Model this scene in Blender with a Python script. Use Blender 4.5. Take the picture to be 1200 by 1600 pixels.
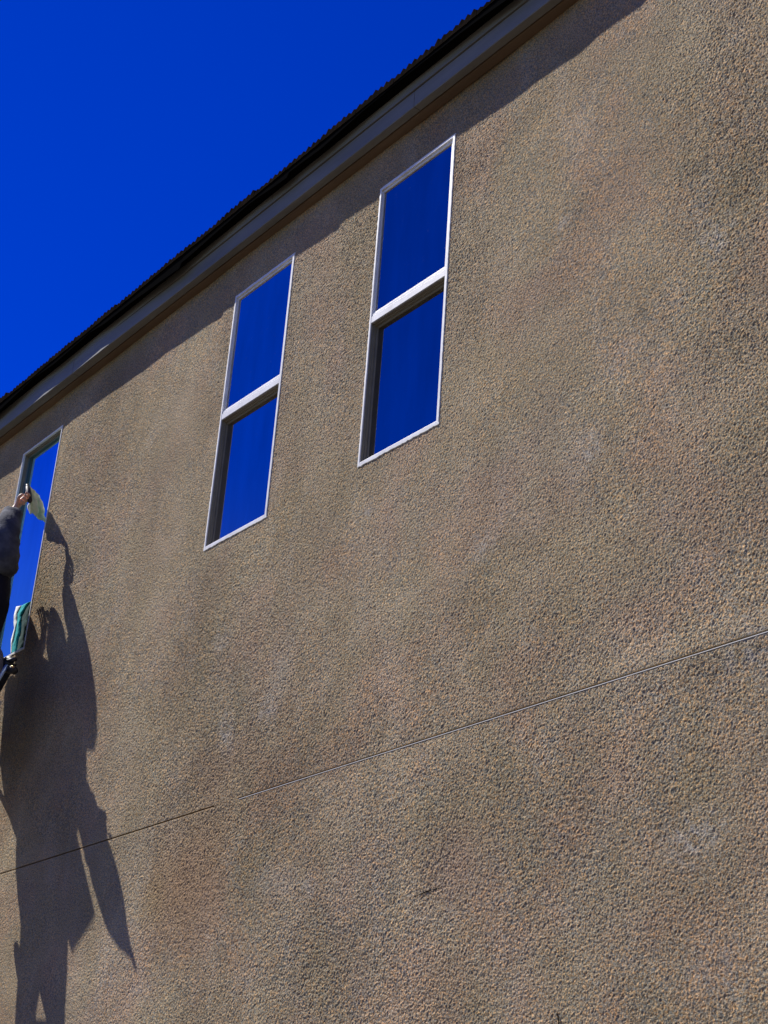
import bpy, bmesh, math, random
import numpy as np
from mathutils import Vector, Matrix, noise
random.seed(7)
for o in list(bpy.data.objects): bpy.data.objects.remove(o, do_unlink=True)
S = bpy.context.scene
C = S.collection
Z0 = 6.3                                   # height of the window heads above the ground

# ---------------------------------------------------------------- camera
pitch, yaw, roll = 0.44621538, 0.94182789, 0.07343479
cyw, syw = math.cos(yaw), math.sin(yaw); cp, sp = math.cos(pitch), math.sin(pitch)
fwd = Vector((-syw*cp, cyw*cp, sp)); rt0 = Vector((cyw, syw, 0)); up0 = rt0.cross(fwd)
rt = rt0*math.cos(roll) + up0*math.sin(roll); up = -rt0*math.sin(roll) + up0*math.cos(roll)
cam_loc = Vector((5.08040919, -3.54037858, -4.67166683 + Z0))
cd = bpy.data.cameras.new('camera'); cam = bpy.data.objects.new('camera', cd); C.objects.link(cam)
M = Matrix((rt, up, -fwd)).transposed().to_4x4(); M.translation = cam_loc
cam.matrix_world = M
cd.sensor_fit = 'HORIZONTAL'; cd.sensor_width = 36; cd.lens = 2474.7369*36/1200
cd.clip_start = 0.05; cd.clip_end = 3000
S.camera = cam
S.render.resolution_x = 768; S.render.resolution_y = 1024

# ---------------------------------------------------------------- sun, sky, exposure
sun_travel = Vector((2.0, 1.0, -2.7)).normalized()
sun_dir = -sun_travel
sun_el = math.asin(sun_dir.z); sun_az = math.atan2(sun_dir.x, sun_dir.y)
sd = bpy.data.lights.new('sun', 'SUN'); sd.energy = 5.0; sd.angle = math.radians(0.5); sd.color = (1.0, 0.95, 0.87)
sun = bpy.data.objects.new('sun', sd); C.objects.link(sun)
sun.rotation_euler = sun_travel.to_track_quat('-Z', 'Y').to_euler(); sun.location = (0, -5, 20)
W = bpy.data.worlds.new('World'); S.world = W; W.use_nodes = True
nt = W.node_tree; N = nt.nodes; L = nt.links
for n in list(N): N.remove(n)
sky = N.new('ShaderNodeTexSky'); sky.sky_type = 'NISHITA'; sky.sun_disc = False
sky.sun_elevation = sun_el; sky.sun_rotation = sun_az
sky.altitude = 1200; sky.air_density = 1.0; sky.dust_density = 0.0; sky.ozone_density = 6.0
tc = N.new('ShaderNodeTexCoord'); sx = N.new('ShaderNodeSeparateXYZ'); L.new(tc.outputs['Generated'], sx.inputs[0])
mr = N.new('ShaderNodeMapRange'); mr.interpolation_type = 'SMOOTHSTEP'
mr.inputs['From Min'].default_value = 0.14; mr.inputs['From Max'].default_value = 0.46
L.new(sx.outputs['Z'], mr.inputs['Value'])
deep = N.new('ShaderNodeMix'); deep.data_type = 'RGBA'; deep.blend_type = 'MULTIPLY'; deep.inputs[0].default_value = 1
SKY_TINT = (0.0, 0.23, 1.37, 1)
deep.inputs[7].default_value = SKY_TINT; L.new(sky.outputs[0], deep.inputs[6])
mx = N.new('ShaderNodeMix'); mx.data_type = 'RGBA'
L.new(mr.outputs[0], mx.inputs[0]); L.new(sky.outputs[0], mx.inputs[6]); L.new(deep.outputs[2], mx.inputs[7])
bg = N.new('ShaderNodeBackground'); bg.inputs[1].default_value = 0.072
L.new(mx.outputs[2], bg.inputs[0])
wo = N.new('ShaderNodeOutputWorld'); L.new(bg.outputs[0], wo.inputs[0])
S.view_settings.view_transform = 'Standard'; S.view_settings.look = 'None'
S.view_settings.gamma = 1; S.view_settings.exposure = 0.50
S.render.engine = 'CYCLES'

# ---------------------------------------------------------------- helpers
f_px = 2474.7369
def at(px, py, y):
    """point on the plane y = const seen at photograph pixel (px, py)"""
    d = fwd + rt*((px-600)/f_px) - up*((py-800)/f_px)
    return cam_loc + d*((y-cam_loc.y)/d.y)
def mesh_obj(name, bm, mat, parent=None, smooth=False, origin=None):
    me = bpy.data.meshes.new(name)
    if parent is not None:
        org = root_of(parent).location.copy()
    else:
        org = Vector(origin) if origin else Vector((0, 0, 0))
    bmesh.ops.translate(bm, verts=bm.verts, vec=-org)
    bm.to_mesh(me); bm.free()
    if mat: me.materials.append(mat)
    if smooth:
        for p in me.polygons: p.use_smooth = True
    o = bpy.data.objects.new(name, me); C.objects.link(o)
    if parent is not None: o.parent = parent
    else: o.location = org
    return o
def root_of(o):
    while o.parent: o = o.parent
    return o
def tag(o, label=None, cat=None, group=None, kind=None):
    for k, v in (('label', label), ('category', cat), ('group', group), ('kind', kind)):
        if v: o[k] = v
    return o
def empty(name, loc):
    o = bpy.data.objects.new(name, None); o.location = loc; o.empty_display_size = 0.1; C.objects.link(o); return o
def box(bm, x0, x1, y0, y1, z0, z1):
    vs = [bm.verts.new((x, y, z)) for x in (x0, x1) for y in (y0, y1) for z in (z0, z1)]
    for a in ((0,1,3,2), (4,6,7,5), (0,4,5,1), (2,3,7,6), (0,2,6,4), (1,5,7,3)):
        bm.faces.new([vs[i] for i in a])
    return vs
def B(*boxes):
    bm = bmesh.new()
    for b in boxes: box(bm, *b)
    bmesh.ops.recalc_face_normals(bm, faces=bm.faces)
    return bm
def tube(bm, pts, radii, seg=12, caps=True):
    pts = [Vector(p) for p in pts]; rings = []
    ref = None
    for i, p in enumerate(pts):
        t = (pts[min(i+1, len(pts)-1)] - pts[max(i-1, 0)]).normalized()
        if ref is None: ref = t.orthogonal().normalized()
        ref = (ref - t*ref.dot(t)).normalized(); b = t.cross(ref)
        r = radii[i] if hasattr(radii, '__len__') else radii
        rings.append([bm.verts.new(p + (ref*math.cos(a) + b*math.sin(a))*r) for a in [2*math.pi*k/seg for k in range(seg)]])
    for a, b in zip(rings, rings[1:]):
        for k in range(seg): bm.faces.new((a[k], a[(k+1) % seg], b[(k+1) % seg], b[k]))
    if caps:
        bm.faces.new(rings[0][::-1]); bm.faces.new(rings[-1])

# ---------------------------------------------------------------- materials
def mat(name, col, rough=0.6, metal=0.0, spec=0.5, ior=None):
    m = bpy.data.materials.new(name); m.use_nodes = True
    b = m.node_tree.nodes['Principled BSDF']
    b.inputs['Base Color'].default_value = (*col, 1); b.inputs['Roughness'].default_value = rough
    b.inputs['Metallic'].default_value = metal; b.inputs['Specular IOR Level'].default_value = spec
    if ior: b.inputs['IOR'].default_value = ior
    return m
class NT:
    """small helper for wiring node trees"""
    def __init__(s, m): s.t = m.node_tree; s.n = s.t.nodes; s.l = s.t.links; s.b = s.n['Principled BSDF']; s.tc = s.n.new('ShaderNodeTexCoord')
    def noise(s, scale, detail=3, rough=0.5, vec=None, stretch=None, loc=(0,0,0), dist=0.0):
        n = s.n.new('ShaderNodeTexNoise'); n.inputs['Scale'].default_value = scale; n.inputs['Detail'].default_value = detail
        n.inputs['Roughness'].default_value = rough; n.inputs['Distortion'].default_value = dist
        mp = s.n.new('ShaderNodeMapping'); mp.inputs['Location'].default_value = loc
        if stretch: mp.inputs['Scale'].default_value = stretch[:3]
        if stretch and len(stretch) > 3: mp.inputs['Rotation'].default_value = (0, stretch[3], 0)
        s.l.new(s.tc.outputs['Object'], mp.inputs[0]); s.l.new(mp.outputs[0], n.inputs['Vector'])
        return n.outputs['Fac'], n.outputs['Color']
    def ramp(s, v, stops):
        r = s.n.new('ShaderNodeValToRGB'); s.l.new(v, r.inputs[0]); e = r.color_ramp.elements
        while len(e) < len(stops): e.new(0.5)
        for k, (p, c) in enumerate(stops):
            e[k].position = p; e[k].color = (*c, 1) if hasattr(c, '__len__') else (c, c, c, 1)
        return r.outputs[0]
    def mix(s, f, a, b, mode='MIX'):
        m = s.n.new('ShaderNodeMix'); m.data_type = 'RGBA'; m.blend_type = mode
        for k, v in ((0, f), (6, a), (7, b)):
            sock = m.inputs[k]
            if hasattr(v, 'links'): s.l.new(v, sock)
            elif hasattr(v, '__len__'): sock.default_value = (*v, 1)
            elif k == 0: sock.default_value = v
            else: sock.default_value = (v, v, v, 1)
        return m.outputs[2]
    def math(s, op, a, b=None, c=None):
        m = s.n.new('ShaderNodeMath'); m.operation = op
        for k, v in enumerate((a, b, c)):
            if v is None: continue
            if hasattr(v, 'links'): s.l.new(v, m.inputs[k])
            else: m.inputs[k].default_value = v
        return m.outputs[0]
    def bump(s, h, dist, strength=1.0, normal=None):
        b = s.n.new('ShaderNodeBump'); b.inputs['Distance'].default_value = dist; b.inputs['Strength'].default_value = strength
        s.l.new(h, b.inputs['Height'])
        if normal: s.l.new(normal, b.inputs['Normal'])
        return b.outputs[0]
    def spot(s, c, r, soft=0.6):
        """soft round mask round a wall position (x, z)"""
        d = s.n.new('ShaderNodeVectorMath'); d.operation = 'DISTANCE'
        mp = s.n.new('ShaderNodeMapping'); mp.inputs['Scale'].default_value = (1/r[0], 0, 1/r[1])
        mp.inputs['Location'].default_value = (-c[0]/r[0], 0, -(c[1]+Z0)/r[1])
        s.l.new(s.tc.outputs['Object'], mp.inputs[0]); s.l.new(mp.outputs[0], d.inputs[0])
        m = s.n.new('ShaderNodeMapRange'); m.interpolation_type = 'SMOOTHSTEP'
        m.inputs['From Min'].default_value = 1.0; m.inputs['From Max'].default_value = 1.0-soft if soft < 1 else 0
        s.l.new(d.outputs['Value'], m.inputs['Value'])
        return m.outputs[0]

SCUFFS = [((-.87, -2.53), (.10, .16)), ((-.55, -2.49), (.14, .10)), ((-.11, -3.34), (.12, .07)), ((1.27, -.87), (.07, .05)), ((1.45, -1.95), (.10, .12)),
          ((.86, -2.15), (.12, .10)), ((2.05, -1.35), (.16, .14)), ((-1.0, -2.05), (.12, .10)), ((2.15, -2.9), (.2, .16)), ((.1, -1.75), (.08, .06)), ((1.9, -3.45), (.22, .14))]
def stucco_mat():
    m = mat('stucco', (.2, .16, .12), 0.92, spec=0.12); t = NT(m)
    g1, c1 = t.noise(125, 3.0, 0.6)               # sand grains
    g2, c2 = t.noise(78, 2.0, 0.5, loc=(3, 1, 2))
    g3, c3 = t.noise(210, 1.0, 0.5, loc=(7, 2, 1))
    tone, _ = t.noise(1.9, 5, .62, loc=(6, 2, 9), dist=.8); hue, _ = t.noise(2.6, 3, .55, loc=(12, 1, 3))
    big, _ = t.noise(1.1, 4, 0.55, loc=(2, 0, 5))
    med, _ = t.noise(5.5, 4, 0.6, stretch=(1, 1, .55, .5), loc=(1, 4, 0), dist=.6)
    streak, _ = t.noise(3.0, 3, 0.5, stretch=(1.0, 1, .28, -.35), loc=(4, 4, 1))
    patch, _ = t.noise(2.3, 2, 0.5, loc=(9, 3, 2))
    # colour: warm tan base, blotches, coloured grains
    base = t.ramp(big, [(.30, (.240, .188, .118)), (.52, (.280, .224, .145)), (.72, (.325, .268, .184))])
    base = t.mix(t.math('MULTIPLY', t.ramp(med, [(.50, 0.0), (.75, 1.0)]), .35), base, (.37, .32, .245))
    base = t.mix(t.math('MULTIPLY', t.ramp(streak, [(.5, 0.0), (.8, 1.0)]), .30), base, (.215, .172, .112))
    base = t.mix(1.0, base, t.ramp(tone, [(.30, .95), (.50, 1.08), (.70, 1.26)]), 'MULTIPLY')
    base = t.mix(1.0, base, t.ramp(hue, [(.36, (1.05, 1.06, 1.01)), (.52, (1.06, 1.05, 1.04)), (.66, (1.11, 1.03, 1.03))]), 'MULTIPLY')
    gc3, _ = t.noise(125, 2.0, .6, loc=(5, 8, 2))
    gcol = t.ramp(gc3, [(.32, (.40, .52, .78)), (.45, (.82, .92, 1.06)), (.55, (1.14, 1.05, .96)), (.66, (1.60, 1.22, .86))])
    base = t.mix(.85, base, gcol, 'MULTIPLY')
    red = t.ramp(c1, [(.42, (.86, .96, 1.05)), (.58, (1.14, 1.02, .92))])
    base = t.mix(.6, base, red, 'MULTIPLY')
    lg, _ = t.noise(170, 1.0, .5, loc=(1, 6, 4))
    base = t.mix(.8, base, t.ramp(lg, [(.34, .62), (.5, 1.0), (.64, 1.5)]), 'MULTIPLY')
    # stains that belong to the wall: an orange one by the joint, pink ones lower down
    for c, r, col, a in (((-1.08, -3.16), (.52, .50), (.34, .20, .11), .62), ((-1.35, -3.22), (.16, .2), (.29, .20, .08), .30),
                         ((-.95, -2.68), (.4, .22), (.33, .21, .13), .35), ((.78, -3.36), (.36, .26), (.34, .205, .155), .35),
                         ((1.1, -1.9), (.5, .5), (.32, .28, .22), .2), ((-.48, -2.35), (.16, .22), (.42, .38, .32), .35),
                         ((-.35, -3.28), (.3, .12), (.40, .36, .30), .3)):
        k = t.spot(c, r, .95)
        k = t.math('MULTIPLY', t.math('MULTIPLY', k, t.ramp(patch, [(.30, .55), (.60, 1.0)])), a)
        base = t.mix(k, base, col)
    # pale scuffs left by knocks
    sc, _ = t.noise(26, 4, .65, loc=(2, 2, 8))
    for c, r in SCUFFS:
        k = t.math('MULTIPLY', t.math('MULTIPLY', t.spot(c, r, .95), t.ramp(sc, [(.42, 0.0), (.62, 1.0)])), .55)
        base = t.mix(k, base, (.46, .43, .38))
    t.l.new(base, t.b.inputs['Base Color'])
    # relief: trowelled unevenness, then grains
    low = t.math('MULTIPLY', med, 1.0)
    g = t.math('ADD', t.math('MULTIPLY', g1, .62), t.math('MULTIPLY', g2, .30))
    g = t.math('ADD', g, t.math('MULTIPLY', g3, .22))
    nrm = t.bump(g, 0.006)
    t.l.new(nrm, t.b.inputs['Normal'])
    return m
def painted_wood(name, col, dark=.8):
    m = mat(name, col, .55, spec=.3); t = NT(m)
    g, _ = t.noise(14, 4, .6, stretch=(.12, 1, 1)); s, _ = t.noise(2.2, 4, .6)
    c = t.ramp(g, [(.3, tuple(v*dark for v in col)), (.7, tuple(min(1, v*1.12) for v in col))])
    c = t.mix(t.math('MULTIPLY', t.ramp(s, [(.5, 0.0), (.75, 1.0)]), .3), c, tuple(v*.6 for v in col))
    t.l.new(c, t.b.inputs['Base Color']); t.l.new(t.bump(g, .0015), t.b.inputs['Normal'])
    return m
def vinyl_mat():
    m = mat('white_vinyl', (.88, .88, .87), .35); t = NT(m)
    s, _ = t.noise(9, 4, .6, stretch=(1, 1, .4)); f, _ = t.noise(60, 2, .6)
    c = t.ramp(s, [(.35, (.74, .73, .70)), (.6, (.90, .90, .89))])
    t.l.new(c, t.b.inputs['Base Color']); t.l.new(t.bump(f, .0004), t.b.inputs['Normal'])
    return m
def glass_mat(name, k, c=(1, 1, 1)):
    m = mat(name, (k*c[0], k*c[1], k*c[2]), .015, 1.0); t = NT(m)
    w, _ = t.noise(1.4, 2, .5); d, _ = t.noise(22, 5, .6, stretch=(1, 1, .5))
    t.l.new(t.bump(w, .0012), t.b.inputs['Normal'])
    t.l.new(t.ramp(d, [(.45, .012), (.8, .05)]), t.b.inputs['Roughness'])
    v, _ = t.noise(3.2, 4, .6, stretch=(1.6, 1, .35)); cc = (k*c[0], k*c[1], k*c[2])
    t.l.new(t.ramp(v, [(.32, tuple(q*.86 for q in cc)), (.68, tuple(min(1, q*1.12) for q in cc))]), t.b.inputs['Base Color'])
    dd, _ = t.noise(30, 5, .7, loc=(3, 3, 3)); t.l.new(t.ramp(dd, [(.62, 1.0), (.80, .96)]), t.b.inputs['Metallic'])
    return m
def cloth_mat(name, a, b, scale=8, rough=.9):
    m = mat(name, a, rough, spec=.2); t = NT(m)
    n, _ = t.noise(scale, 3, .6); f, _ = t.noise(350, 1, .5); w, _ = t.noise(28, 3, .6)
    t.l.new(t.ramp(n, [(.4, a), (.62, b)]), t.b.inputs['Base Color'])
    nn = t.bump(w, .006); t.l.new(t.bump(f, .0008, normal=nn), t.b.inputs['Normal'])
    return m
M_stucco = stucco_mat()
M_fascia = painted_wood('painted_fascia', (.22, .215, .19))
M_frieze = painted_wood('brown_trim', (.20, .135, .08))
M_black = mat('black_rubber', (.02, .02, .022), .5)
M_felt = mat('roofing_felt', (.005, .005, .005), .95, spec=0)
M_vinyl = vinyl_mat()
M_track = painted_wood('tan_vinyl_track', (.27, .24, .18), .9)
M_caulk = mat('white_caulk', (.82, .82, .80), .6)
M_strip = mat('galvanised_strip', (.62, .60, .56), .55, .1)
def tile_mat():
    m = mat('concrete_tile', (.07, .055, .045), .95, spec=0); t = NT(m)
    n, _ = t.noise(7, 4, .6); f, _ = t.noise(90, 3, .6)
    t.l.new(t.ramp(n, [(.3, (.005, .0045, .004)), (.7, (.018, .014, .011))]), t.b.inputs['Base Color'])
    t.l.new(t.bump(f, .004), t.b.inputs['Normal']); return m
M_tile = tile_mat()
M_glass_a = glass_mat('coated_glass_near', .32); M_glass_b = glass_mat('coated_glass_middle', .45)
M_glass_c = glass_mat('wet_window_glass', .70, (.35, .8, 1))
M_skin = mat('skin', (.62, .36, .25), .5)
def ground_mat():
    m = mat('ground', (.10, .085, .065), .95, spec=.1); t = NT(m)
    n, _ = t.noise(.6, 6, .65); f, _ = t.noise(30, 4, .6)
    c = t.ramp(n, [(.3, (.066, .054, .040)), (.7, (.108, .090, .070))])
    c = t.mix(.6, c, t.ramp(f, [(.3, .6), (.7, 1.25)]), 'MULTIPLY')
    t.l.new(c, t.b.inputs['Base Color']); t.l.new(t.bump(f, .01), t.b.inputs['Normal']); return m

# ---------------------------------------------------------------- ground
bm = bmesh.new()
R_ = 1500
vs = [bm.verts.new(p) for p in ((-R_, -R_, 0), (R_, -R_, 0), (R_, R_, 0), (-R_, R_, 0))]; bm.faces.new(vs)
tag(mesh_obj('ground', bm, ground_mat()), kind='structure')

# ---------------------------------------------------------------- the house
house = empty('house', (0, 0, 0))
tag(house, 'tan stucco house wall with three tall windows under a dark tiled eave', 'house')
XL, XR = -13.0, 5.6
WD = 0.5508                                   # window width
wins = {'A': 0.0, 'B': -1.2769, 'C': -3.8404}
H = 1.5
zj = Z0 - 2.8637                              # horizontal control joint
JX = wins['C'] + WD + .004                    # vertical control joint below window C
# front wall: a sheet of quads with real openings, reveals and a real groove
bm = bmesh.new()
gh = .0048
br0, br1 = -.900, -.705                       # where the joint is plastered over
xs = sorted({XL, XR, br0, br1, JX-.0028, JX+.0028} | {w for v in wins.values() for w in (v, v+WD)})
zs = sorted({0, Z0-H, Z0, zj-gh, zj+gh, zj-.0038, zj+.0038, Z0+.42})
cache = {}
def V(x, y, z):
    k = (round(x, 5), round(y, 5), round(z, 5))
    if k not in cache: cache[k] = bm.verts.new((x, y, z))
    return cache[k]
def kind_of(xa, xb, za, zb):
    xm, zm = (xa+xb)/2, (za+zb)/2
    for v in wins.values():
        if v < xm < v+WD and Z0-H < zm < Z0: return 'hole'
    if abs(xm-JX) < .003 and zm < Z0-H: return 'groove'
    if abs(zm-zj) < gh:
        if xm > br1: return 'groove'
        if xm < br0 and abs(zm-zj) < .0038: return 'groove'
    return 'face'
G = {}
for i, (xa, xb) in enumerate(zip(xs, xs[1:])):
    for j, (za, zb) in enumerate(zip(zs, zs[1:])): G[i, j] = kind_of(xa, xb, za, zb)
DEP = {'face': 0.0, 'groove': .012, 'hole': .12}
bm.free()
FX0, FX1, FZ0 = -4.9, 2.75, Z0-4.25           # the stretch near enough to show its sand grains as real relief
STEP = .0033
def fine_axis(br, lo, hi, end):
    out = []
    for a, b in zip(br, br[1:]):
        n = max(1, round((b-a)/STEP)) if (a >= lo-1e-6 and b <= hi+1e-6) else 1
        out += [a+(b-a)*k/n for k in range(n)]
    return np.array(out+[end])
xs2 = sorted(set(xs) | {FX0, FX1}); zs2 = sorted(set(zs) | {FZ0})
ax_ = fine_axis(xs2, FX0, FX1, XR); az_ = fine_axis(zs2, FZ0, 99, zs2[-1])
nx_, nz_ = len(ax_), len(az_)
rng = np.random.default_rng(5)
def blur(a, k=1):
    for _ in range(k):
        for ax in (0, 1):
            a = .25*np.roll(a, 1, ax)+.5*a+.25*np.roll(a, -1, ax)
    return a
def unit(a): a = a-a.mean(); return a/a.std()
def coarse(f, seed, shear=0.0):
    """smooth unevenness with features f metres wide"""
    rg = np.random.default_rng(seed); n = 160
    g = blur(rg.standard_normal((n, n)), 1)
    X, Z = np.meshgrid(ax_, az_); u = (X+Z*shear)/f+60; v = (Z-X*shear)/f*.8+60
    i = np.floor(u).astype(int); j = np.floor(v).astype(int); fu = u-i; fv = v-j
    fu = fu*fu*(3-2*fu); fv = fv*fv*(3-2*fv); i %= n; j %= n; i1 = (i+1) % n; j1 = (j+1) % n
    return unit((g[j, i]*(1-fu)+g[j, i1]*fu)*(1-fv)+(g[j1, i]*(1-fu)+g[j1, i1]*fu)*fv)
g_small = unit(np.tanh(.9*unit(blur(rng.standard_normal((nz_, nx_)), 1))+.35))
g_fine = rng.standard_normal((nz_, nx_))
g_mid = unit(blur(rng.standard_normal((nz_, nx_)), 3))
dens = coarse(.55, 3)
hgt = (g_small*.00038 + g_fine*.00086 + g_mid*.00010)*(1+.20*dens)
low_ = coarse(.065, 8, .6)*.00024 + coarse(.15, 9, .9)*.0009*(1+.5*coarse(.8, 14)) + coarse(.40, 10, .5)*.0024
# flat at the edges of openings, grooves and of the fine stretch
mask = np.ones((nz_, nx_)); mlow = np.ones((nz_, nx_))
X, Z = np.meshgrid(ax_, az_)
mask[(X < FX0+.02) | (X > FX1-.02) | (Z < FZ0+.02)] = 0
def fade(dist): return np.clip(dist/.006, 0, 1)
for (i, j), k in G.items():
    if k == 'face': continue
    xa, xb, za, zb = xs[i], xs[i+1], zs[j], zs[j+1]
    dx = np.maximum(np.maximum(xa-X, X-xb), 0); dz = np.maximum(np.maximum(za-Z, Z-zb), 0)
    dd_ = np.hypot(dx, dz); mask = np.minimum(mask, fade(dd_)); q_ = np.clip(dd_/.10, 0, 1); mlow = np.minimum(mlow, q_*q_*(3-2*q_))
Y = -(hgt + low_*mlow + .0005)*mask
co = np.stack([X, Y, Z], -1).reshape(-1, 3)
# which cells stay faces
cx_ = (ax_[:-1]+ax_[1:])/2; cz_ = (az_[:-1]+az_[1:])/2
ci = np.clip(np.searchsorted(xs, cx_)-1, 0, len(xs)-2); cj = np.clip(np.searchsorted(zs, cz_)-1, 0, len(zs)-2)
keep = np.array([[G[i, j] == 'face' for i in range(len(xs)-1)] for j in range(len(zs)-1)])
K = keep[cj][:, ci]
jj, ii = np.nonzero(K); v0 = jj*nx_+ii
quads = np.stack([v0, v0+1, v0+nx_+1, v0+nx_], -1)
extra_v, extra_f = [], []
def ex(*pts):
    n = len(co)+len(extra_v); extra_v.extend(pts); extra_f.append([n, n+1, n+2, n+3])
for (i, j), k in G.items():
    xa, xb, za, zb = xs[i], xs[i+1], zs[j], zs[j+1]; d = DEP[k]
    if k == 'groove': ex((xa, d, za), (xb, d, za), (xb, d, zb), (xa, d, zb))
    for di, dj, e in ((1, 0, ((xb, za), (xb, zb))), (0, 1, ((xa, zb), (xb, zb)))):
        o = G.get((i+di, j+dj))
        if o and DEP[o] != d:
            (x1, z1), (x2, z2) = e; d2 = DEP[o]
            ex((x1, d, z1), (x2, d, z2), (x2, d2, z2), (x1, d2, z1))
allv = np.concatenate([co, np.array(extra_v)]); allf = np.concatenate([quads, np.array(extra_f)])
used = np.zeros(len(allv), bool); used[allf.ravel()] = True
remap = np.cumsum(used)-1; allv = allv[used]; allf = remap[allf]
me = bpy.data.meshes.new('wall')
me.vertices.add(len(allv)); me.vertices.foreach_set('co', allv.astype(np.float32).ravel())
me.loops.add(allf.size); me.loops.foreach_set('vertex_index', allf.astype(np.int32).ravel())
me.polygons.add(len(allf)); me.polygons.foreach_set('loop_start', np.arange(0, allf.size, 4, dtype=np.int32))
sm = np.zeros(len(allf), bool); sm[:len(quads)] = True
me.update(calc_edges=True); me.polygons.foreach_set('use_smooth', sm)
me.materials.append(M_stucco); me.validate()
wall = bpy.data.objects.new('wall', me); C.objects.link(wall); wall.parent = house
random.seed(21)
# other sides of the house and the dark inside behind the windows
side = mesh_obj('side_wall', B((XL+.01, XL+.2, .13, 8.9, 0, Z0+.38), (XR-.2, XR-.01, .13, 8.9, 0, Z0+.38), (XL+.2, XR-.2, 8.7, 8.89, 0, Z0+.37)), M_stucco, house)
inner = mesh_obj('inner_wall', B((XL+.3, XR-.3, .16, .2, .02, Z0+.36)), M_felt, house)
# metal strip in the joint
bm = B((br1+.01, XR-.01, -.0022, .0118, zj-gh-.0012, zj-gh+.0012))
mesh_obj('joint_strip', bm, M_strip, house)
# scratch and small mark in the stucco
bm = bmesh.new()
tube(bm, [(.566, -.001, Z0-3.452), (.64, -.003, Z0-3.443), (.726, -.001, Z0-3.437)], [.0006, .0018, .0006], 6)
mesh_obj('scratch', bm, M_felt, house)
bm = bmesh.new()
tube(bm, [(1.325, -.002, Z0-3.905), (1.338, -.006, Z0-3.925), (1.342, -.004, Z0-3.97)], [.0006, .0018, .0014], 6)
mesh_obj('wall_mark', bm, M_felt, house)

# eave: frieze board, two fascia boards, soffit, tiled roof
zf0, zf1 = Z0+.238, Z0+.392
mesh_obj('frieze_board', B((XL, XR, -.047, -.0005, zf0-.004, zf1)), M_frieze, house)
seams = [XL, -9.4, -6.1, -3.05, .34, 3.6, XR]
for a, b in zip(seams, seams[1:]):
    bm = bmesh.new(); n = max(2, int((b-a)/.02)); pa, pb = a+.0016, b-.0016
    prev = None
    for k in range(n+1):
        x = pa+(pb-pa)*k/n
        q0 = .0105*max(0, min(1, (-1.9-x)/.7))
        w = noise.noise(Vector((x*.9, 3, 0)))*.0045 + noise.noise(Vector((x*6, 9, 0)))*.0014 + noise.noise(Vector((x*19, 4, 0)))*.0018
        ring = [bm.verts.new(p) for p in ((x, -.052, zf0+.001+w), (x, -.090-q0, zf0+w), (x, -.092-q0, zf0+.003+w), (x, -.092-q0, zf0+.093), (x, -.052, zf0+.093))]
        if prev:
            for q in range(5): bm.faces.new((prev[q], prev[(q+1) % 5], ring[(q+1) % 5], ring[q]))
        else: bm.faces.new(ring[::-1])
        prev = ring
    bm.faces.new(prev); bmesh.ops.recalc_face_normals(bm, faces=bm.faces)
    mesh_obj('fascia_board', bm, M_fascia, house)
for a, b in ((XL, -4.6), (-4.6, -.85), (-.85, 2.4), (2.4, XR)):
    mesh_obj('upper_fascia_board', B((a+.001, b-.001, -.0985, -.053, zf0+.099, zf1+.003)), M_fascia, house)

# depth along the eave, shaped to step the wall shadow; tiles follow it slightly
prof = [(1.734,.015),(1.629,.017),(1.483,.012),(1.364,.015),(1.225,.010),(1.066,.006),(.918,.005),(.8,.003),(.677,.002),(.57,.001),
        (.3,.003),(-.025,.012),(-.195,.008),(-.322,.006),(-.326,.015),(-.472,.011),(-.596,.006),(-.699,.004),(-.95,.008),(-1.315,.015),
        (-1.372,.015),(-1.376,.026),(-1.57,.021),(-1.743,.017),(-1.961,.012),(-2.266,.011),(-2.464,.002),(-2.648,.005),(-2.927,.009),(-2.985,.008),(-3.228,.001),(-3.5,.010),(-3.841,.020),(-4.179,.019)]
prof = sorted((x-.31, d) for x, d in prof)
def over(x):
    if x < prof[0][0] or x > prof[-1][0]: return .012+.008*noise.noise(Vector((x*.9, 0, 0)))
    for (a, da), (b, db) in zip(prof, prof[1:]):
        if a <= x <= b: return da+(db-da)*(x-a)/(b-a)
    return .01
slope = .33
bm = bmesh.new()
x = XL-.25; k = 0
def row_strip(x0, x1, yf, zb, th, length, teeth):
    """one tile with a ragged, ribbed front edge"""
    n = teeth*2; prev = None
    for i in range(n+1):
        xx = x0+(x1-x0)*i/n
        up_ = th + (random.uniform(.005, .017) if i % 2 else random.uniform(-.010, .000))
        dz = random.uniform(-.0015, .0015)
        y_ = -(.156+.2*max(0, over(xx))) + yf
        r = [bm.verts.new(p) for p in ((xx, y_, zb+dz), (xx, y_+.004, zb+up_), (xx, y_+length, zb+up_+length*slope), (xx, y_+length, zb+length*slope-.01))]
        if prev:
            for q in range(4): bm.faces.new((prev[q], prev[(q+1) % 4], r[(q+1) % 4], r[q]))
        else: bm.faces.new(r[::-1])
        prev = r
    bm.faces.new(prev)
zt = Z0+.401
while x < XR+.2:
    w_ = .30
    row_strip(x+.002, x+w_-.002, 0, zt, .034+random.uniform(-.006, .012), .5, 7)
    x += w_; k += 1
x = XL-.4
for row in range(1, 4):
    x = XL-.25-.15*(row % 2)
    while x < XR+.2:
        row_strip(x+.002, x+.298, .36*row, zt+.36*row*slope+.012, .03+random.uniform(-.003, .005), .45, 5)
        x += .30
bmesh.ops.recalc_face_normals(bm, faces=bm.faces)
mesh_obj('roof_tiles', bm, M_tile, house)
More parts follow.
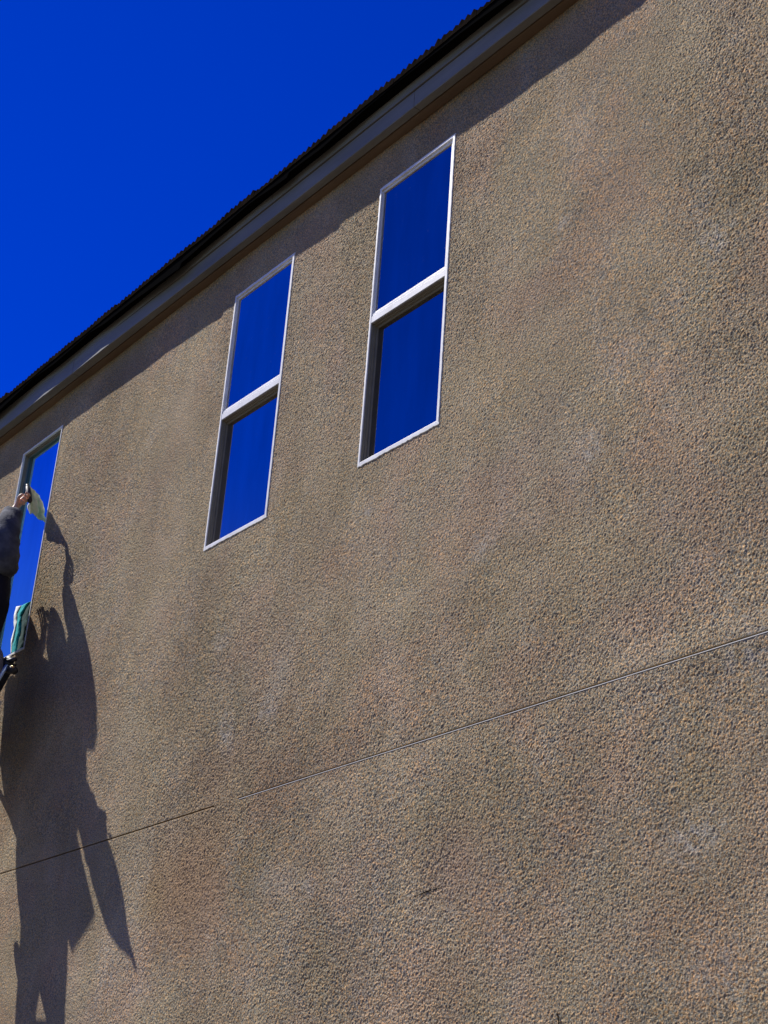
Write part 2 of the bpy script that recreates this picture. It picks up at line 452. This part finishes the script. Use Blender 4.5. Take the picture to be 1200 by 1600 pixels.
# strip added under the tiles, its lower edge shaped to cast the eave shadow
bm = bmesh.new(); prev = None; x = XL-.2
while x < XR+.2:
    zb_ = zt - max(.004, 2.7*(.003+over(x)))
    r_ = [bm.verts.new(p) for p in ((x, -.1525, zb_), (x, -.1525, zt+.004), (x, -.1485, zt+.004), (x, -.1485, zb_))]
    if prev:
        for q in range(4): bm.faces.new((prev[q], prev[(q+1) % 4], r_[(q+1) % 4], r_[q]))
    else: bm.faces.new(r_)
    prev = r_; x += .02
bm.faces.new(prev[::-1]); bmesh.ops.recalc_face_normals(bm, faces=bm.faces)
mesh_obj('shadow_strip', bm, M_felt, house)
# under-tile felt board and the roof body behind
bm = B((XL-.2, XR+.2, -.142, .0, zt-.0075, zt-.0015))
mesh_obj('soffit', bm, M_felt, house)
bm = bmesh.new()
yr, zr = 4.5, zt+.01+4.6*slope
pf = [(.3, zt+.075), (yr, zr), (9.3, zt+.0), (9.3, zt-.05), (.3, zt-.05)]
A_ = [bm.verts.new((XL-.2, y, z)) for y, z in pf]; B_ = [bm.verts.new((XR+.2, y, z)) for y, z in pf]
bm.faces.new(A_); bm.faces.new(B_[::-1])
for q in range(5): bm.faces.new((A_[q], B_[q], B_[(q+1) % 5], A_[(q+1) % 5]))
bmesh.ops.recalc_face_normals(bm, faces=bm.faces)
mesh_obj('roof', bm, M_tile, house)

# ---------------------------------------------------------------- windows
def ring(bm, x0, x1, z0, z1, wl, wr, wt, wb, ya, yb):
    """rectangular frame, four butted bars"""
    box(bm, x0, x0+wl, ya, yb, z0, z1); box(bm, x1-wr, x1, ya, yb, z0, z1)
    box(bm, x0+wl, x1-wr, ya, yb, z1-wt, z1); box(bm, x0+wl, x1-wr, ya, yb, z0, z0+wb)
def bevelled(name, bm, m, parent, w=.0015):
    bmesh.ops.recalc_face_normals(bm, faces=bm.faces)
    o = mesh_obj(name, bm, m, parent)
    b = o.modifiers.new('bevel', 'BEVEL'); b.width = w; b.segments = 2; b.limit_method = 'ANGLE'
    return o
def caulk(x0, x1, z0, z1, parent, seed):
    """bead of white sealant with an uneven outer edge"""
    bm = bmesh.new(); random.seed(seed)
    def run(a, b, nrm, wlo, whi):
        a, b, nrm = Vector(a), Vector(b), Vector(nrm); n = int((b-a).length/.012); pr = None
        for i in range(n+1):
            p = a+(b-a)*i/n; w = random.uniform(wlo, whi)
            r = [bm.verts.new(v) for v in (p+Vector((0, -.005, 0))-nrm*.003, p+nrm*w*.6+Vector((0, -.0045, 0)), p+nrm*w+Vector((0, .002, 0)), p+Vector((0, .003, 0))-nrm*.003)]
            if pr:
                for q in range(4): bm.faces.new((pr[q], pr[(q+1) % 4], r[(q+1) % 4], r[q]))
            else: bm.faces.new(r)
            pr = r
        bm.faces.new(pr[::-1])
    run((x0, 0, z0), (x0, 0, z1), (-1, 0, 0), .0015, .006)
    run((x1, 0, z0), (x1, 0, z1), (1, 0, 0), .004, .007)
    run((x0-.003, 0, z0), (x1+.008, 0, z0), (0, 0, -1), .004, .011)
    run((x0-.003, 0, z1), (x1+.006, 0, z1), (0, 0, 1), .002, .006)
    bmesh.ops.recalc_face_normals(bm, faces=bm.faces)
    return mesh_obj('caulk', bm, M_caulk, parent, smooth=False)
def hung_window(x0, seed, name_label, M_glass):
    x1, z0, z1 = x0+WD, Z0-H, Z0
    zm = Z0-.735                                 # meeting rail centre
    e = .001
    bm = bmesh.new()
    ring(bm, x0+e, x1-e, z0+e, z1-e, .009, .010, .012, .014, -.005, .10)
    w = bevelled('window', bm, M_vinyl, house)
    w['label'] = name_label
    caulk(x0, x1, z0, z1, w, seed)
    xi0, xi1, zi0, zi1 = x0+.0105, x1-.0115, z0+.0155, z1-.0135
    # upper sash near the face of the wall
    bm = bmesh.new()
    ring(bm, xi0, xi1, zm+.0212, zi1, .008, .016, .013, .010, .004, .034)
    bevelled('upper_sash', bm, M_vinyl, w)
    mesh_obj('upper_pane', B((xi0+.0082, xi1-.0162, .011, .018, zm+.0322, zi1-.0132)), M_glass, w)
    # meeting rail
    bevelled('meeting_rail', B((xi0, xi1, -.004, .062, zm-.028, zm+.0045), (xi0, xi1, -.001, .062, zm+.0070, zm+.0202), (xi0, xi1, .006, .060, zm+.0046, zm+.0069)), M_vinyl, w, .0015)
    # stepped tan tracks round the lower opening
    bm = bmesh.new()
    ring(bm, xi0, xi1, zi0, zm-.0295, .002, .003, .003, .003, .000, .0130)
    ring(bm, xi0, xi1, zi0, zm-.0295, .0045, .003, .007, .003, .0140, .0260)
    ring(bm, xi0, xi1, zi0, zm-.0295, .007, .003, .011, .003, .0270, .0400)
    bevelled('track', bm, M_track, w, .001)
    bm = B((xi0+.0050, xi1-.004, .0135, .0255, zi0+.0035, zi0+.011))
    bevelled('sill', bm, M_vinyl, w)
    # lower sash set back
    bm = bmesh.new()
    ring(bm, xi0+.0075, xi1-.0035, zi0+.012, zm-.041, .005, .006, .005, .014, .0275, .056)
    bevelled('lower_sash', bm, M_track, w)
    mesh_obj('lower_pane', B((xi0+.0127, xi1-.0097, .034, .040, zi0+.0262, zm-.0462)), M_glass, w)
    return w
hung_window(wins['A'], 11, 'tall double window nearest the camera, right of the other two', M_glass_a)
hung_window(wins['B'], 12, 'tall double window in the middle of the wall', M_glass_b)
def fixed_window(x0, seed):
    x1, z0, z1 = x0+WD, Z0-H, Z0; e = .001
    bm = bmesh.new()
    ring(bm, x0+e, x1-e, z0+e, z1-e, .008, .004, .007, .008, -.004, .010)
    w = bevelled('window', bm, M_vinyl, house); w['label'] = 'window being wiped, at the far left end of the wall'
    caulk(x0, x1, z0, z1, w, seed)
    bm = bmesh.new()
    ring(bm, x0+e, x1-e, z0+e, z1-e, .011, .003, .010, .006, .0115, .028)
    ring(bm, x0+e, x1-e, z0+e, z1-e, .013, .003, .013, .006, .0285, .036)
    bevelled('track', bm, M_track, w, .001)
    bm = bmesh.new()
    ring(bm, x0+.0145, x1-.005, z0+.0085, z1-.0145, .006, .003, .006, .008, .0295, .060)
    bevelled('sash', bm, mat('grey_green_vinyl', (.16, .20, .19), .4), w)
    mesh_obj('pane', B((x0+.0207, x1-.0082, .038, .044, z0+.0167, z1-.0207)), M_glass_c, w)
    return w
win_c = fixed_window(wins['C'], 13)

#PERSON
# ---------------------------------------------------------------- the window cleaner
def skin_mesh(name, joints, edges, m, parent, root=0, sub=2, smooth=True, seed=None, wrinkle=None):
    """one continuous surface grown round a skeleton: joints = [(point, radius or (rx, ry))]"""
    org = root_of(parent).location if parent else Vector()
    me = bpy.data.meshes.new(name)
    me.from_pydata([Vector(j[0]) + Vector((0, 0, Z0)) - org for j in joints], edges, [])
    o = bpy.data.objects.new(name, me); C.objects.link(o)
    if parent: o.parent = parent
    md = o.modifiers.new('skin', 'SKIN'); md.use_smooth_shade = smooth; md.branch_smoothing = .6
    for k, j in enumerate(joints):
        r = j[1]; sv = me.skin_vertices[0].data[k]
        sv.radius = (r, r) if not hasattr(r, '__len__') else r
        sv.use_root = (k == root)
    ss = o.modifiers.new('smooth', 'SUBSURF'); ss.levels = sub; ss.render_levels = sub
    if wrinkle:
        tx = bpy.data.textures.new(name+'_folds', 'CLOUDS'); tx.noise_scale = wrinkle[0]; tx.noise_depth = 2
        dm = o.modifiers.new('folds', 'DISPLACE'); dm.texture = tx; dm.strength = wrinkle[1]; dm.mid_level = .5
    me.materials.append(m)
    return o
def build_skel(spec):
    """spec: list of (key, parent key, point, radius)"""
    idx = {}; J = []; E_ = []
    for key, par, p, r in spec:
        idx[key] = len(J); J.append((p, r))
        if par is not None: E_.append((idx[par], idx[key]))
    return J, E_
person = empty('person', (-3.15, -.40, Z0-2.63))
tag(person, 'person in a dark navy top and grey sleeve reaching up to wipe the leftmost window', 'person')
M_hoodie = cloth_mat('navy_grey_knit', (.050, .056, .075), (.10, .108, .13), 9)
M_vest = cloth_mat('dark_navy_cloth', (.010, .011, .022), (.018, .019, .034), 5)
M_trouser = cloth_mat('dark_trousers', (.02, .022, .03), (.04, .042, .05), 6)
M_boot = mat('black_leather', (.02, .018, .016), .5)
M_hair = mat('dark_hair', (.025, .016, .010), .6)

palm = Vector((-3.245, -.205, -.615)); wrist = Vector((-3.275, -.225, -.685))
# fingers of the raised right hand curl round the handle
def finger(spec, tag_, base_key, root, mid, tip, end, r):
    spec += [(tag_+'a', base_key, root, r), (tag_+'b', tag_+'a', mid, r*.95), (tag_+'c', tag_+'b', tip, r*.88), (tag_+'d', tag_+'c', end, r*.74)]
body = [
 ('pelvis', None, (-3.22, -.36, -1.62), (.15, .11)),
 ('belly', 'pelvis', (-3.23, -.33, -1.45), (.14, .10)),
 ('chest', 'belly', (-3.22, -.32, -1.24), (.15, .105)),
 ('collar', 'chest', (-3.20, -.325, -1.10), (.10, .08)),
 ('neck', 'collar', (-3.25, -.31, -1.03), .058),
 ('skull0', 'neck', (-3.33, -.285, -.95), (.070, .075)),
 ('skull1', 'skull0', (-3.37, -.275, -.885), (.082, .092)),
 ('skull2', 'skull1', (-3.39, -.275, -.82), (.068, .078)),
 ('rsh', 'collar', (-3.02, -.335, -1.09), .062),
 ('rel', 'rsh', (-3.10, -.325, -.895), .043),
 ('rwr', 'rel', tuple(wrist), .027),
 ('rpalm', 'rwr', tuple(palm), (.036, .020)),
 ('lsh', 'collar', (-3.42, -.34, -1.15), .062),
 ('lel', 'lsh', (-3.75, -.285, -1.03), .042),
 ('lwr', 'lel', (-3.515, -.255, -.885), .027),
 ('lpalm', 'lwr', (-3.505, -.24, -.855), (.036, .018)),
 ('rhip', 'pelvis', (-3.08, -.37, -1.74), .088),
 ('rkn', 'rhip', (-3.03, -.30, -2.14), .056),
 ('ran', 'rkn', (-3.03, -.39, -2.54), .036),
 ('rtoe', 'ran', (-3.03, -.26, -2.59), .032),
 ('lhip', 'pelvis', (-3.34, -.37, -1.74), .088),
 ('lkn', 'lhip', (-3.33, -.30, -2.14), .056),
 ('lan', 'lkn', (-3.24, -.39, -2.54), .036),
 ('ltoe', 'lan', (-3.24, -.26, -2.59), .032)]
# right hand: four fingers wrapped round the handle, thumb closing from the side
P = palm
hx, hz, hy = Vector((.80, -.25, -.10)).normalized(), Vector((.25, .25, .93)).normalized(), Vector((.0, .95, -.25))
for k, (o_, ln) in enumerate(((.030, .95), (.012, 1.05), (-.008, 1.0), (-.027, .85))):
    b0 = P + hz*o_ + hx*.018 + hy*.006 + hz*.012
    finger(body, 'rf%d' % k, 'rpalm', tuple(b0 + hy*.014), tuple(b0 + hy*.030*ln + hx*.022*ln), tuple(b0 + hy*.016 + hx*.044*ln), tuple(b0 - hy*.006 + hx*.040*ln), .0095)
finger(body, 'rt', 'rwr', tuple(P + hx*.012 - hy*.010 - hz*.018), tuple(P + hx*.030 - hy*.020 + hz*.004), tuple(P + hx*.042 - hy*.012 + hz*.020), tuple(P + hx*.044 - hy*.0 + hz*.030), .0115)
for k, (o_, ln) in enumerate(((.030, .9), (.011, 1.05), (-.009, 1.0), (-.028, .8))):
    b0 = Vector((-3.500+o_, -.233, -.825))
    finger(body, 'lf%d' % k, 'lpalm', tuple(b0), tuple(b0 + Vector((o_*.15, .022, .022*ln))), tuple(b0 + Vector((o_*.15, .044, .022*ln))), tuple(b0 + Vector((o_*.15, .054, .004*ln))), .009)
finger(body, 'lt', 'lwr', (-3.475, -.24, -.880), (-3.455, -.223, -.855), (-3.455, -.205, -.840), (-3.465, -.190, -.832), .011)
J, E_ = build_skel(body)
bd = skin_mesh('body', J, E_, M_skin, person)
# face: eyes, brows, nose, mouth, ears on the head, which looks up at the glass (+y)
hc = Vector((-3.37, -.275, -.885 + Z0))
bm = bmesh.new()
tube(bm, [hc+Vector((0, .082, .018)), hc+Vector((0, .102, -.006)), hc+Vector((0, .108, -.018)), hc+Vector((0, .086, -.026))], [.006, .010, .013, .007], 10)
mesh_obj('nose', bm, M_skin, person, True)
for s_ in (-1, 1):
    bm = bmesh.new(); bmesh.ops.create_uvsphere(bm, u_segments=12, v_segments=8, radius=.011, matrix=Matrix.Translation(hc+Vector((s_*.030, .081, .022))))
    mesh_obj('eye', bm, mat('eye_white', (.7, .7, .68), .3), person, True)
    bm = bmesh.new(); bmesh.ops.create_uvsphere(bm, u_segments=12, v_segments=8, radius=1, matrix=Matrix.Translation(hc+Vector((s_*.083, -.005, -.005))) @ Matrix.Diagonal((.010, .018, .030, 1)))
    mesh_obj('ear', bm, M_skin, person, True)
    bm = bmesh.new(); tube(bm, [hc+Vector((s_*.015, .090, .038)), hc+Vector((s_*.032, .088, .043)), hc+Vector((s_*.048, .076, .036))], [.003, .004, .002], 6)
    mesh_obj('eyebrow', bm, M_hair, person, True)
bm = bmesh.new(); tube(bm, [hc+Vector((-.024, .078, -.052)), hc+Vector((0, .090, -.050)), hc+Vector((.024, .078, -.052))], [.003, .0065, .003], 8)
mesh_obj('mouth', bm, mat('lips', (.45, .16, .13), .5), person, True)
bm = bmesh.new(); bmesh.ops.create_icosphere(bm, subdivisions=4, radius=1)
for v in list(bm.verts):
    n_ = noise.noise(v.co*3)*.06 + noise.noise(v.co*11)*.035
    v.co = Vector((v.co.x*.098, v.co.y*.112, v.co.z*.112))*(1+n_)
bmesh.ops.delete(bm, geom=[v for v in bm.verts if (v.co.y > .055 and v.co.z < .055) or v.co.z < -.075], context='VERTS')
bmesh.ops.translate(bm, verts=bm.verts, vec=hc+Vector((-.006, -.018, .022)))
mesh_obj('hair', bm, M_hair, person, True)
# clothing
top = [
 ('waist', None, (-3.25, -.36, -1.62), (.265, .165)),
 ('belly', 'waist', (-3.25, -.335, -1.43), (.265, .155)),
 ('chest', 'belly', (-3.24, -.330, -1.23), (.255, .160)),
 ('collar', 'chest', (-3.20, -.335, -1.10), (.170, .130)),
 ('hood', 'collar', (-3.19, -.37, -1.02), (.110, .08))]
J, E_ = build_skel(top)
skin_mesh('vest', J, E_, M_vest, person, wrinkle=(.11, .030))
for side_, pts in (('r', [(-3.10, -.33, -1.22), (-3.08, -.335, -1.09), (-3.10, -.328, -.98), (-3.11, -.315, -.89), (-3.185, -.275, -.795), (-3.256, -.230, -.690)]),
                   ('l', [(-3.28, -.33, -1.17), (-3.45, -.33, -1.15), (-3.64, -.31, -1.08), (-3.72, -.285, -1.03), (-3.61, -.27, -.96), (-3.515, -.26, -.90)])):
    rr = [.13, .13, .110, .090, .076, .053] if side_ == 'r' else [.14, .15, .15, .15, .15, .14]
    J = [(p, r) for p, r in zip(pts, rr)]
    skin_mesh('sleeve', J, [(k, k+1) for k in range(5)], M_hoodie, person, wrinkle=(.04, .036))
legs = [('pelvis', None, (-3.22, -.355, -1.66), (.21, .125)),
 ('rhip', 'pelvis', (-3.10, -.355, -1.80), .110), ('rth', 'rhip', (-3.08, -.335, -1.97), .095), ('rkn', 'rth', (-3.07, -.315, -2.14), .084), ('rsh', 'rkn', (-3.05, -.35, -2.34), .070), ('ran', 'rsh', (-3.03, -.395, -2.53), .052),
 ('lhip', 'pelvis', (-3.38, -.355, -1.80), .140), ('lth', 'lhip', (-3.38, -.335, -1.97), .140), ('lkn', 'lth', (-3.32, -.315, -2.14), .115), ('lsh', 'lkn', (-3.25, -.35, -2.34), .084), ('lan', 'lsh', (-3.24, -.395, -2.53), .054)]
J, E_ = build_skel(legs)
skin_mesh('trousers', J, E_, M_trouser, person, wrinkle=(.07, .022))
for x_ in (-3.03, -3.24):
    J = [((x_, -.40, -2.50), .056), ((x_, -.405, -2.565), .050), ((x_, -.32, -2.588), .044), ((x_, -.245, -2.598), .038)]
    skin_mesh('boot', J, [(0, 1), (1, 2), (2, 3)], M_boot, person)
# pouch on the right thigh
bm = bmesh.new(); bmesh.ops.create_cube(bm, size=1, matrix=Matrix.Translation((-2.99, -.43, Z0-1.88)) @ Matrix.Rotation(.15, 4, 'X') @ Matrix.Diagonal((.06, .15, .17, 1)))
bmesh.ops.bevel(bm, geom=bm.edges[:], offset=.022, segments=4, affect='EDGES')
mesh_obj('tool_pouch', bm, M_boot, person, True)

bm = bmesh.new(); bmesh.ops.create_cube(bm, size=1, matrix=Matrix.Translation((-2.92, -.42, Z0-1.64)) @ Matrix.Rotation(.1, 4, 'X') @ Matrix.Diagonal((.14, .15, .17, 1)))
bmesh.ops.bevel(bm, geom=bm.edges[:], offset=.025, segments=4, affect='EDGES')
mesh_obj('hip_pouch', bm, M_boot, person, True)
# squeegee handle in the raised hand
up3 = Vector((0, 0, Z0))
sq0 = at(43, 759, -.175); sq1 = at(47, 785, -.165)
squeegee = empty('scrubber', sq1)
tag(squeegee, 'black scrubber handle gripped in the raised hand at the left edge', 'window scrubber')
ax = (sq1-sq0)
bm = bmesh.new(); tube(bm, [sq0, sq0+ax*.12, sq0+ax*.5, sq0+ax*.9, sq1], [.007, .016, .0185, .016, .008], 14)
mesh_obj('grip', bm, M_black, squeegee, True)
bm = bmesh.new(); tube(bm, [sq0-ax*.04, sq0+ax*.10], .0115, 12)
mesh_obj('end_cap', bm, M_black, squeegee, True)
# cloth hanging from the hand against the pane
def sheet(name, corners, m, nu=26, nv=34, amp=.019, th=.004, seed=3, folds=5):
    a, b, c, d = [Vector(v) for v in corners]          # top-left, top-right, bottom-right, bottom-left
    bm = bmesh.new(); nrm = (b-a).cross(d-a).normalized(); g = []
    for j in range(nv+1):
        row = []
        for i in range(nu+1):
            u, v = i/nu, j/nv
            p = (a*(1-u)+b*u)*(1-v) + (d*(1-u)+c*u)*v
            w = math.sin(u*folds*math.pi + v*1.6 + seed)*amp*(.4+.8*v) + noise.noise(Vector((u*4, v*3, seed)))*amp*1.5
            p = p + nrm*w + (d-a).normalized()*noise.noise(Vector((u*5, seed, 0)))*.03*v
            row.append(bm.verts.new(p))
        g.append(row)
    for j in range(nv):
        for i in range(nu): bm.faces.new((g[j][i], g[j][i+1], g[j+1][i+1], g[j+1][i]))
    o = mesh_obj(name, bm, m, None, True, origin=a)
    s_ = o.modifiers.new('thickness', 'SOLIDIFY'); s_.thickness = th
    return o
M_cloth = cloth_mat('pale_green_cloth', (.93, .93, .74), (.50, .66, .50), 9)
cl = sheet('cleaning_cloth', (at(44, 757, -.175), at(61, 774, -.055), at(72, 815, .036), at(43, 800, -.095)), M_cloth)
tag(cl, 'pale green and cream cloth hanging from the raised hand onto the window', 'cloth')

# pole with a black clamp at the hip, and the towel hung on it
p0 = at(13, 1036, -.33); p1 = at(-17, 1085, -.49)
pole = empty('pole', p1)
tag(pole, 'pale blue pole with a black clamp poking in at the left edge below the window', 'pole')
d_ = (p1-p0)
bm = bmesh.new(); tube(bm, [p0-d_*.1, p0+d_*1.1], .0115, 14)
mesh_obj('tube', bm, mat('pale_blue_metal', (.50, .66, .80), .4, 0), pole, True)
bm = bmesh.new()
tube(bm, [p0-d_*.09, p0+d_*.10], .026, 12); tube(bm, [at(13, 1036, -.33)+Vector((0, -.02, 0)), at(24, 1030, -.33)], [.014, .012], 10)
tube(bm, [at(11, 1046, -.33), at(17, 1046, -.33), at(23, 1048, -.33)], [.018, .024, .020], 12)
tube(bm, [at(2, 1038, -.36), at(13, 1030, -.33), at(21, 1031, -.33)], [.018, .020, .012], 12)
mesh_obj('clamp', bm, M_black, pole, True)
bm = bmesh.new(); tube(bm, [at(18, 1041, -.355), at(21, 1042, -.355)], .006, 8)
mesh_obj('bolt', bm, mat('brass', (.8, .55, .25), .3, .9), pole, True)
t0 = Vector((-2.86, -.42, Z0-1.72)); t1 = Vector((-2.46, -.50, Z0-2.14))
bm = bmesh.new(); n_ = 14; pr = None; seg = 18
pts = [t0+(t1-t0)*(k/n_) for k in range(n_+1)]
rad = [.070, .085, .096, .102, .104, .102, .097, .088, .077, .064, .050, .037, .025, .013, .004]
tube(bm, pts, rad, seg)
for v in bm.verts: v.co += Vector((noise.noise(v.co*14), noise.noise(v.co*14+Vector((5, 0, 0))), 0))*.010
tw = mesh_obj('towel', bm, cloth_mat('dark_towel', (.10, .11, .13), (.16, .17, .2), 8), None, True, origin=tuple(t0))
tag(tw, 'folded dark towel hanging behind the hip of the person by the left window', 'towel')

# ladder the person stands on, with a stand-off against the wall
ladder = empty('ladder', (-3.1, -1.0, 0))
tag(ladder, 'aluminium ladder under the person, its shadow at the lower left of the wall', 'ladder')
M_alu = mat('aluminium', (.6, .61, .62), .35, .9)
xl_, xr_ = -3.30, -2.90
def lp(x, z): return Vector((x, -.36 - (Z0-2.45-z)*.17, z))
ltop = Z0-1.98
for x_ in (xl_, xr_):
    bm = bmesh.new(); a, b = lp(x_, .02), lp(x_, ltop)
    for s_ in (0,):
        dirn = (b-a).normalized(); ny = Vector((0, dirn.z, -dirn.y))*.038; nx = Vector((.014, 0, 0))
        q = [bm.verts.new(p+sx_*nx+sy_*ny) for p in (a, b) for sx_, sy_ in ((-1, -1), (1, -1), (1, 1), (-1, 1))]
        bm.faces.new(q[:4]); bm.faces.new(q[4:][::-1])
        for k in range(4): bm.faces.new((q[k], q[(k+1) % 4], q[4+(k+1) % 4], q[4+k]))
    bmesh.ops.recalc_face_normals(bm, faces=bm.faces)
    mesh_obj('rail', bm, M_alu, ladder)
    bm = B((x_-.03, x_+.03, lp(x_, 0).y-.06, lp(x_, 0).y+.06, .001, .03)); mesh_obj('foot', bm, M_black, ladder)
z = Z0-2.655
while z > .2:
    bm = bmesh.new(); tube(bm, [lp(xl_+.012, z), lp(xr_-.012, z)], .015, 10); mesh_obj('rung', bm, M_alu, ladder, True); z -= .30
bm = bmesh.new(); tube(bm, [lp(xl_+.012, Z0-2.16), lp(xr_-.012, Z0-2.16)], .015, 10); mesh_obj('rung', bm, M_alu, ladder, True)
bm = bmesh.new()
tube(bm, [lp(xl_, ltop-.06), Vector((-3.50, -.18, ltop-.02)), Vector((-3.75, -.02, ltop))], .014, 10)
tube(bm, [lp(xr_, ltop-.06)+Vector((-.02, 0, 0)), Vector((-3.20, -.22, ltop-.06)), Vector((-3.52, -.02, ltop-.04))], .014, 10)
mesh_obj('stand_off', bm, M_alu, ladder, True)

# unseen pail added at the person's left to fill out the wall shadow
shadow_bucket = empty('shadow_bucket', (-3.74, -.34, Z0-1.50))
tag(shadow_bucket, 'unseen teal pail added by the left forearm of the person to widen the wall shadow', 'shadow_bucket')
M_teal = mat('teal_plastic', (.02, .30, .33), .35)
bm = bmesh.new(); cb = Vector((-3.74, -.34, Z0-1.50)); pr = None; sg = 28
for r_, z_ in ((.135, 0), (.140, .01), (.172, .27), (.180, .275), (.180, .29), (.168, .29), (.132, .02), (.001, .015)):
    rg_ = [bm.verts.new(cb+Vector((math.cos(2*math.pi*k/sg)*r_, math.sin(2*math.pi*k/sg)*r_, z_))) for k in range(sg)]
    if pr:
        for k in range(sg): bm.faces.new((pr[k], pr[(k+1) % sg], rg_[(k+1) % sg], rg_[k]))
    else: bm.faces.new(rg_[::-1])
    pr = rg_
bmesh.ops.recalc_face_normals(bm, faces=bm.faces)
mesh_obj('pail', bm, M_teal, shadow_bucket, True)
bm = bmesh.new(); tube(bm, [cb+Vector((.174*math.cos(a_), 0, .28+.28*math.sin(a_))) for a_ in [math.pi*k/14 for k in range(15)]], .004, 8)
mesh_obj('handle', bm, M_alu, shadow_bucket, True)
# teal and white reflection in the wiped pane, painted as coloured sheets
pane_reflection = empty('reflection_sheets', at(30, 1018, .03))
tag(pane_reflection, 'teal and white reflection at the bottom of the leftmost window pane, painted on sheets', 'cloth')
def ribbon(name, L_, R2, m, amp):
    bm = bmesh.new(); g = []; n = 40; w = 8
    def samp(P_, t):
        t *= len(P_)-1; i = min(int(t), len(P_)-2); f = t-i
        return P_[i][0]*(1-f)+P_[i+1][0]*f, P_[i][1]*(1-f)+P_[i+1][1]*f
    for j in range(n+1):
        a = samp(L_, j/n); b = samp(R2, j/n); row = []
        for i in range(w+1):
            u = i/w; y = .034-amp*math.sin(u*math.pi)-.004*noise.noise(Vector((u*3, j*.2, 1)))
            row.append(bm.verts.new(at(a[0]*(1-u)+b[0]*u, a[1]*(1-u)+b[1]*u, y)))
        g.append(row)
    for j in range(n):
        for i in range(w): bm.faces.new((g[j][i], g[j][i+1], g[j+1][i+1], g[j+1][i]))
    o = mesh_obj(name, bm, m, pane_reflection, True)
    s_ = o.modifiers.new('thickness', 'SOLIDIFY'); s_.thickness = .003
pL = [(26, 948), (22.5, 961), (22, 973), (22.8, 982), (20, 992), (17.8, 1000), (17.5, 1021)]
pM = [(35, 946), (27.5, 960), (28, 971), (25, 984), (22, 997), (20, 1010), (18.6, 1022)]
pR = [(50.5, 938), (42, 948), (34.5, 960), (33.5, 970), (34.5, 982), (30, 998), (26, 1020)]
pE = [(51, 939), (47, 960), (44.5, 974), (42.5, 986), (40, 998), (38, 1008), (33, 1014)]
ribbon('white_reflection', pL, pM, cloth_mat('white_reflection', (.85, .87, .86), (.75, .80, .80)), .006)
ribbon('teal_reflection', pM, pR, cloth_mat('teal_reflection', (.01, .30, .34), (.015, .38, .42)), .010)
ribbon('dark_reflection', pR, pE, cloth_mat('dark_green_reflection', (.012, .06, .06), (.02, .045, .04)), .008)
